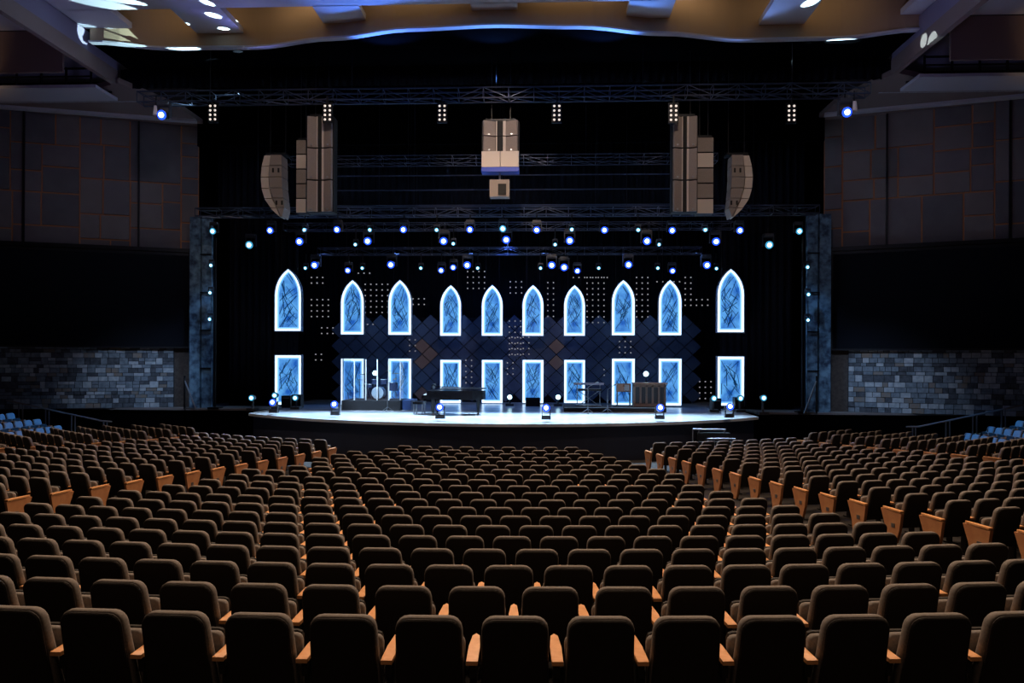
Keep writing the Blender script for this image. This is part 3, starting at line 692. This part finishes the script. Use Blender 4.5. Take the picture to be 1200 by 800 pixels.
for x, y, z, r in ((-.75, -.05, 1.1, .24), (.75, 0, 1.15, .26), (-.95, .2, .85, .18), (0.35, .3, 1.25, .2), (-.3, .3, 1.2, .2)):
    d = MB().tube((x, y, z), (x, y, z+.03), r, 16, .04).build('cymbal', M_CYMB, k); MB().tube((x, y, 0), (x, y, z), .014, 5).build('stand', M_STEEL, d)
MB().tube((0, .6, 0), (0, .6, .45), .04).build('stool_post', M_STEEL, k); MB().tube((0, .6, .45), (0, .6, .52), .17, 12).build('stool_seat', M_BLACK, k)
def mic_stand(px, v, h, label, lean=.3):
    p = PV(px, 480, v); o = empty('microphone_stand', (p.x, v, SZ), 0, label, 'microphone stand')
    for a in range(3): MB().tube((0, 0, .2), (.3*math.cos(a*2.1+.5), .3*math.sin(a*2.1+.5), .01), .014, 5).build('leg', M_STEEL, o)
    MB().tube((0, 0, .15), (0, 0, h), .014, 5).build('pole', M_STEEL, o); MB().tube((0, 0, h), (lean, -.1, h+.18), .012, 5).build('boom', M_STEEL, o); MB().tube((lean, -.1, h+.18), (lean+.12, -.14, h+.22), .03, 8).build('microphone', M_STEEL, o)
mic_stand(454, 31.9, 1.2, 'thin microphone stand in front of the drum riser')
mic_stand(689, 31.6, 1.1, 'microphone stand in front of the keyboard at right')
mic_stand(712, 31.9, 1.0, 'microphone stand between keyboard and wooden cabinet', .25)
# ------------------------------------------------------------------ grand piano and bench
v0 = 30.6
px_l = PV(500, 480, v0).x; px_r = PV(569, 480, v0).x; L = px_r-px_l
pn = empty('grand_piano', ((px_l+px_r)/2, v0, SZ), 0, 'black grand piano with slightly raised lid, keyboard end to the left', 'piano')
out = [(-L/2+.12, -.75), (L*.05, -.75), (L*.30, -.66), (L*.46, -.38), (L*.5, -.05), (L*.44, .24), (L*.28, .36), (L*.08, .42), (-L*.12, .62), (-L*.3, .72), (-L/2+.12, .75)]
# curved side faces away, long straight side faces the house
MB().prism(out, .62, .98, lambda a, b, t: (a, b, t)).build('case', M_PIANO, pn)
lid = MB().prism([(a*1.02, b*1.02) for a, b in out[1:]+[(-L*.24, .75), (-L*.24, -.75)][::1]], 0, .035, lambda a, b, t: (a, b, 1.03+t+.03*(b+.75))).build('lid', M_PIANO, pn)
MB().box((-L/2+.06, 0, .72), (.30, 1.46, .16)).build('keybed', M_PIANO, pn)
MB().box((-L/2+.04, 0, .815), (.15, 1.22, .025)).build('keys', M_KEYS, pn)
MB().box((-L/2+.28, 0, 1.14), (.03, .9, .22), Matrix.Rotation(.25, 3, 'Y')).build('music_stand', M_PIANO, pn)
for x, y in ((-L/2+.35, -.6), (-L/2+.35, .6), (L*.38, -.1)):
    lg = MB().tube((x, y, .1), (x, y, .64), .055, 8, .085).build('leg', M_PIANO, pn); MB().tube((x-.03, y, .05), (x+.03, y, .05), .05, 10).build('caster', M_STEEL, lg)
MB().box((-L/2+.5, 0, .35), (.05, .18, .55)).build('pedal_lyre', M_PIANO, pn)
p = PV(491.5, 480, v0)
bn = empty('piano_bench', (p.x, v0, SZ), 0, 'black padded piano bench at the keyboard end', 'bench')
MB().box((0, 0, .47), (.42, .75, .1)).build('seat', M_PIANO, bn)
for x in (-.17, .17):
    for y in (-.32, .32): MB().tube((x, y, 0), (x, y, .43), .025, 6).build('leg', M_STEEL, bn)
p = PV(624.5, 473, 36.4); o = empty('floor_monitor', (p.x, 36.4, SZ), 0, 'small black wedge monitor on the floor before the middle window', 'speaker')
MB().prism([(-.3, 0), (.3, 0), (.2, .42), (-.3, .3)], -.35, .35, lambda a, b, t: (t, -a, b)).build('cabinet', M_BLACK, o); MB().box((0, -.1, .36), (.5, .3, .02), Matrix.Rotation(.2, 3, 'X')).build('grille', M_SPKD, o)
# ------------------------------------------------------------------ keyboard riser at right
v0 = 32.6; lx = PV(661, 481, v0).x; rx = PV(781, 481, v0).x
o = empty('keyboard_riser', ((lx+rx)/2, v0+.8, SZ), 0, 'low black platform under keyboard and wooden cabinet', 'riser')
MB().box((0, 0, .11), (rx-lx, 1.6, .22)).build('platform', MATS['riser_black'], o); MB().box((0, -.805, .19), (rx-lx, .02, .03)).build('edge_strip', M_STEEL, o)
RZ = SZ+.235
def ux(px): return PV(px, 470, v0+.4).x
kb = empty('keyboard', (ux(690), v0+.5, RZ), 0, 'two-tier electronic keyboard on a metal stand', 'keyboard')
W = ux(708)-ux(673)
MB().box((0, 0, .96), (W, .38, .09)).build('upper_keyboard', mat('keyb', (.35, .3, .36), .4), kb); MB().box((.05, -.05, .70), (W*.8, .34, .09)).build('lower_keyboard', M_BLACK, kb)
MB().box((.05, -.14, .75), (W*.72, .14, .02)).build('keys', M_KEYS, kb)
for s in (-1, 1):
    MB().tube((-.45*s, 0, 0), (.45*s, 0, .66), .02, 6).build('stand_leg', M_STEEL, kb); MB().tube((.5*s, .1, 0), (.5*s, .1, .92), .02, 6).build('stand_leg', M_STEEL, kb)
MB().box((0, 0, .03), (1.1, .5, .04)).build('stand_foot', M_STEEL, kb)
bx = empty('amplifier_box', (ux(731), v0+.5, RZ), 0, 'brown combo amplifier raised on thin stand beside the slatted cabinet', 'amplifier')
W = ux(739)-ux(722.5)
MB().box((0, 0, .8), (W, .35, .36)).build('cabinet', M_ORG, bx); MB().box((.12, -.18, .8), (W*.35, .02, .26)).build('control_panel', M_STEEL, bx)
for x in (-W*.45, W*.45):
    for y in (-.15, .15): MB().tube((x, y, 0), (x, y, .63), .018, 5).build('leg', M_STEEL, bx)
og = empty('organ_cabinet', ((ux(742)+ux(780))/2, v0+.5, RZ), 0, 'wide wooden organ cabinet with five dark upright panels', 'organ')
W = ux(780)-ux(742)
MB().box((0, .1, .5), (W, .5, .98)).build('body', M_ORGD, og)
MB().box((0, -.05, 1.0), (W+.05, .8, .05)).build('top', M_ORG, og); MB().box((0, -.18, .06), (W, .07, .12)).build('bottom_rail', M_ORG, og); MB().box((0, -.18, .90), (W, .07, .12)).build('top_rail', M_ORG, og)
for i in range(6): MB().box((-W/2+.04+i*(W-.08)/5, -.18, .5), (.085, .07, .85)).build('stile', M_ORG, og)
for s, px in ((-1, 341), (1, 853)):
    for kx, (pp, hh) in enumerate(((px-5, .55), (px+7, .6)) if s < 0 else ((px-14, .55), (px+13, .6))):
        p = PV(pp, 474, 34.0); o = empty('road_case', (p.x, 34.1, SZ), 0, 'low black equipment case %s of the outer window at %s' % (('left foot', 'right foot')[kx], 'left' if s < 0 else 'right'), 'equipment case')
        MB().box((0, 0, hh/2), (.42, .45, hh)).build('case', M_BLACK, o); MB().box((0, -.23, hh-.1), (.3, .02, .04)).build('latch', M_STEEL, o)
# diagonal braced stand by each column
for s, px0, px1, side in ((-1, 224, 238, 'left'), (1, 936, 951, 'right')):
    a = PV(px0 if s > 0 else px1, 484 if s < 0 else 485, 32.9); b = PV(px1 if s > 0 else px0, 446, 32.9)
    o = empty('tripod_stand', (a.x, 32.3, SZ+.025), 0, 'black braced stand leaning by the %s column foot' % side, 'stand')
    MB().tube((0, -.1, 0), (b.x-a.x, 0, b.z-SZ), .035).build('brace', M_STEEL, o); MB().tube((b.x-a.x, 0, 0), (b.x-a.x, 0, b.z-SZ+.2), .04).build('post', M_BLACK, o)
    MB().tube((0, -.1, .03), (b.x-a.x, 0, .03), .03).build('foot', M_STEEL, o)
# steps with handrails in front of the stage right
ax = PV(818, 517, 27.0); bx_ = PV(868, 517, 27.0)
o = empty('access_steps', ((ax.x+bx_.x)/2, 27.0, 0), 0, 'portable steps with grey metal handrails against the stage front at right', 'steps')
W = bx_.x-ax.x
for i in range(3): MB().box((0, .95-.3*i+.1, (1.0-.3*i)/2), (W*.8, .3, 1.0-.3*i)).build('tread', M_BLACK, o)
for k, (x0, x1, z, y) in enumerate(((-W/2, W*.3, 1.12, .95), (-W*.22, W*.44, .84, .35), (-W*.05, W*.6, .58, -.1))):
    r = MB().tube((x0, y, z), (x1, y, z), .035, 8).build('handrail', M_STEEL, o)
    for x in (x0, x0+.22, x1-.05): MB().tube((x, y, .0), (x, y, z), .028, 6).build('post', M_STEEL, r)
# ------------------------------------------------------------------ side handrails by the side blocks
for s, side in ((-1, 'left'), (1, 'right')):
    v0 = 31.3
    if s < 0: top = [PV(-20, 463, v0), PV(119, 493, v0), PV(131, 494, v0)]; posts = [(22, 26.5), (53.5, 57.5), (84, 88), (121.5, 125.5)]
    else: top = [PV(1225, 469, v0-.3), PV(1076, 500, v0-.3), PV(1062, 500, v0-.3)]; posts = [(1173.5, 1178), (1140, 1144.5), (1108.5, 1113), (1069.5, 1073)]; v0 -= .3
    o = empty('handrail', (top[1].x, v0, 0), 0, 'bronze handrail on paired metal posts sloping down at far %s' % side, 'handrail')
    off = Vector((top[1].x, v0, 0))
    for a, b in zip(top, top[1:]): MB().tube(a-off, b-off, .035, 8).build('rail', M_RAIL, o)
    for pr in posts:
        for q in pr:
            x = PV(q, 490, v0).x; t = (x-top[0].x)/(top[1].x-top[0].x); z = top[0].z+(top[1].z-top[0].z)*min(t, 1)
            MB().tube((x-off.x, 0, z-1.15), (x-off.x, 0, z), .028, 6).build('post', M_RAILPOST, o)
# ------------------------------------------------------------------ theatre seats
def rbox(w_, h_, d_, r, n=4, lean=0, bulge=0):
    """upright cushion, bottom at z=0, width w, height h, depth d, top corners rounded with r in the xz plane and edges softened"""
    def outline(w2, z0, z1, rr):
        pts = [(-w2*.96, z0), (w2*.96, z0)]
        for i in range(n+1): a = i/n*math.pi/2; pts.append((w2-rr+rr*math.cos(a), z1-rr+rr*math.sin(a)))
        for i in range(n+1): a = math.pi/2+i/n*math.pi/2; pts.append((-w2+rr+rr*math.cos(a), z1-rr+rr*math.sin(a)))
        return pts
    layers = [(0, .012), (.012, 0), (d_*.55, 0), (d_-.025, .006), (d_, .03)]
    V = []; f = []
    for y, ins in layers: V += [(x, y-lean*z, z) for x, z in outline(w_/2-ins, ins, h_-ins, max(.01, r-ins))]
    k = 2+2*(n+1)
    for l in range(len(layers)-1):
        for i in range(k): j = (i+1) % k; f.append((l*k+i, l*k+j, (l+1)*k+j, (l+1)*k+i))
    f.append(tuple(range(k))[::-1]); f.append(tuple(range((len(layers)-1)*k, len(layers)*k)))
    f = [t[::-1] for t in f]
    return V, f
LEAN = .22
def TP(z): return .965+.115*(1-z/.62)
def seat_parts():
    parts = []
    V, f = rbox(.452, .62, .098, .085, lean=LEAN)
    parts.append(('backrest', MB().add([(x*TP(z), y+.02+.05*abs(x/.23)**3*max(0, 1-z/.45), z+.33) for x, y, z in V], f), M_FAB))
    V, f = rbox(.444, .614, .03, .082, lean=LEAN)
    parts.append(('back_shell', MB().add([(x*TP(z)*.995, y-.004, z+.327) for x, y, z in V], f), M_SHELL))
    V, f = rbox(.45, .42, .09, .05, 3, lean=.12)
    parts.append(('seat', MB().add([(x, y+.17, z+.32) for x, y, z in V], f), M_FAB))
    V, f = rbox(.42, .40, .02, .04, 2, lean=.12)
    parts.append(('seat_pan', MB().add([(x, y+.27, z+.34) for x, y, z in V], f), M_SHELL))
    return parts
def arm_parts():
    a = MB().prism([(-.038, 0.0), (.038, 0.0), (.04, .25), (.026, .45), (0, .49), (-.026, .45), (-.04, .25)], 0, .028, lambda x, y, t: (x, y-.06, .615+t+.02*y))
    st = MB(); st.box((0, .12, .31), (.045, .10, .62)); st.box((0, .16, .56), (.04, .3, .12)); st.box((0, .12, .01), (.09, .26, .02))
    return [('armrest', a, M_WOOD), ('stanchion', st, M_IRON)]
def end_parts():
    poly = [(-.07, .60), (-.02, .30), (.08, .02), (.28, .02), (.33, .3), (.43, .56), (.45, .612), (.2, .612)]
    p = MB().prism(poly, -.028, .028, lambda a, b, t: (t, a, b))
    pl = MB().box((0, .13, .36), (.075, .08, .07))
    return [('end_panel', p, M_PANEL), ('aisle_light', pl, M_STEEL)]
SP = [(n, mb_.mesh(n, m, n in ('backrest', 'seat')), mb_) for n, mb_, m in seat_parts()]
AP = [(n, mb_.mesh(n, m), mb_) for n, mb_, m in arm_parts()]
EP = [(n, mb_.mesh(n, m), mb_) for n, mb_, m in end_parts()]
for _n, me, _m in SP:
    if _n in ('backrest', 'seat'):
        try: me.shade_auto_smooth
        except AttributeError: pass
seats = []    # (block, row rank key, x, y, z, rz, end flags, d, px)
AH = .29
def edge_half(R): return math.radians(14.8)-2.72/R
for n in range(1, 23):
    d = ROWD[n-1] if n <= 20 else 5.1+PITCH*(n-1); R = CV-d; z = floor_z(R)
    # central block
    if n <= 20:
        pitch = ROWS[n-1]*d/F
        X = (ROWP[n-1]-600)/F*d; u = 1.85-.045*d+X; s0 = R*math.asin(u/R); lim = R*edge_half(R)
        if n >= 19: lim -= (n-18)*.2
        ks = [k for k in range(-60, 60) if abs(s0+k*pitch) <= lim]
        for k in ks:
            th = -(s0+k*pitch)/R
            seats.append(['centre', n, th, R, z, pitch, k == ks[0], k == ks[-1]])
    for s, blk in ((1, 'left'), (-1, 'right')):
        pitch = .57
        if n <= 21:
            a0 = math.radians(14.8); a1 = math.radians(28.6); off = (.0 if n % 2 else .0)
            m_ = int((a1-a0)*R/pitch)+1
            for k in range(m_):
                seats.append([blk, n, s*(a0+k*pitch/R), R, z, pitch, (k == m_-1) if s > 0 else (k == 0), (k == 0) if s > 0 else (k == m_-1)])
        if n >= 8:
            a0 = math.radians(34.6); a1 = math.radians(43.5 if n < 22 else 41); m_ = int((a1-a0)*R/pitch)+1
            for k in range(m_):
                seats.append(['far '+blk, n, s*(a0+k*pitch/R), R, z, pitch, (k == m_-1) if s > 0 else (k == 0), (k == 0) if s > 0 else (k == m_-1)])
items = []
for blk, n, th, R, z, pitch, eL, eR in seats:
    x = -R*math.sin(th); y = CV-R*math.cos(th); px, py, dd = project((x, y, z+CH))
    vis = dd > 3 and -25 < px < 1225 and py < 812
    near = dd > 3 and -60 < px < 1260
    if near: items.append(dict(blk=blk, n=n, x=x, y=y, z=z, rz=-th, p=pitch, eL=eL, eR=eR, d=dd, px=px, vis=vis))
# side blocks of seats facing across the hall
for s, blk in ((-1, 'left side bank'), (1, 'right side bank')):
    for r, (u, zt_, va, m_) in enumerate(((17.75, .53, 27.6, 6), (18.65, .80, 28.0, 6), (19.55, 1.07, 28.0, 6), (20.45, 1.34, 28.2, 5))):
        for k in range(m_):
            x = s*u; y = va+k*.57; px, py, dd = project((x, y, zt_))
            items.append(dict(blk=blk, n=r, x=x, y=y, z=zt_-CH, rz=-math.pi/2 if s < 0 else math.pi/2, p=.57, eL=(k == m_-1) if s < 0 else k == 0, eR=(k == 0) if s < 0 else (k == m_-1), d=dd, px=px, vis=-10 < px < 1210))
    for r in range(4):
        zt_ = (.53, .80, 1.07, 1.34)[r]-CH
        struct('side_riser_'+('left', 'right')[s > 0], MB().box((s*(17.85+.9*r), 29.6, zt_-.5), (.9, 4.6, 1.0)), M_CARPET)
vis = sorted([i for i in items if i['vis']], key=lambda i: i['d'])
NIND = 298
ind = vis[:NIND]; indset = {id(i) for i in ind}
groups = {}
for i in ind: groups.setdefault(i['blk'], {}).setdefault(i['n'], []).append(i)
GN = {'centre': 'centre block', 'left': 'left block', 'right': 'right block', 'far left': 'far left block', 'far right': 'far right block'}
for blk, rows in groups.items():
    for rank, n in enumerate(sorted(rows)):
        lst = sorted(rows[n], key=lambda i: i['px'])
        for k, it in enumerate(lst):
            endt = ' with wooden aisle panel' if (it['eR'] and blk == 'left') or (it['eL'] and blk == 'right') else ''
            if blk == 'centre': lab = 'dark padded theater seat, %s row from the bottom, %s from the left' % (ORD[n], ORD[k+1])
            else: lab = '%s theater seat%s, %s row up, %s from the left' % (GN[blk], endt, ORD[rank+1], ORD[k+1])
            o = empty('theater_seat', (it['x'], it['y'], it['z']), it['rz'], lab, 'seat', 'dark theater seats in curved rows')
            for nm, me, _ in SP: q = link(nm, me, o)
            sides = [it['p']/2]+([-it['p']/2] if it['eL'] else [])
            for sx in sides:
                for nm, me, _ in AP: q = link(nm, me, o); q.location.x = sx
            if it['eR']:
                q = link(EP[0][0], EP[0][1], o); q.location.x = it['p']/2; r_ = link(EP[1][0], EP[1][1], q); r_.location.x = .0
            if it['eL']:
                q = link(EP[0][0], EP[0][1], o); q.location.x = -it['p']/2; r_ = link(EP[1][0], EP[1][1], q)
rest = [i for i in items if id(i) not in indset]
bym = {}
for it in rest:
    c, s_ = math.cos(it['rz']), math.sin(it['rz'])
    def put(lst, sx):
        for nm, me, mb_ in lst:
            m = me.materials[0]; V, Fc, key = bym.setdefault(m.name, ([], [], m))
            k = len(V)
            V += [(it['x']+(x+sx)*c-y*s_, it['y']+(x+sx)*s_+y*c, it['z']+z) for x, y, z in mb_.v]; Fc += [tuple(a+k for a in f) for f in mb_.f]
    put(SP, 0); put(AP, it['p']/2)
    if it['eL']: put(AP, -it['p']/2); put(EP, -it['p']/2)
    if it['eR']: put(EP, it['p']/2)
V = []; Fc = []; mi = []; me = bpy.data.meshes.new('distant_seats'); smooth = []
for j, (nm, (v_, f_, m)) in enumerate(bym.items()):
    k = len(V); V += v_; Fc += [tuple(a+k for a in f) for f in f_]; mi += [j]*len(f_); me.materials.append(m); smooth += [m is M_FAB]*len(f_)
me.from_pydata(V, [], Fc); me.polygons.foreach_set('material_index', mi); me.polygons.foreach_set('use_smooth', smooth); me.update()
o = link('distant_seats', me); tag(o, 'mass of small distant theater seats in the rows nearest the stage', 'seats', kind='stuff')
print('SEATS', len(items), len(vis), len(ind), 'lattice', cnt, 'tris~', len(Fc), 'half', half[:6])
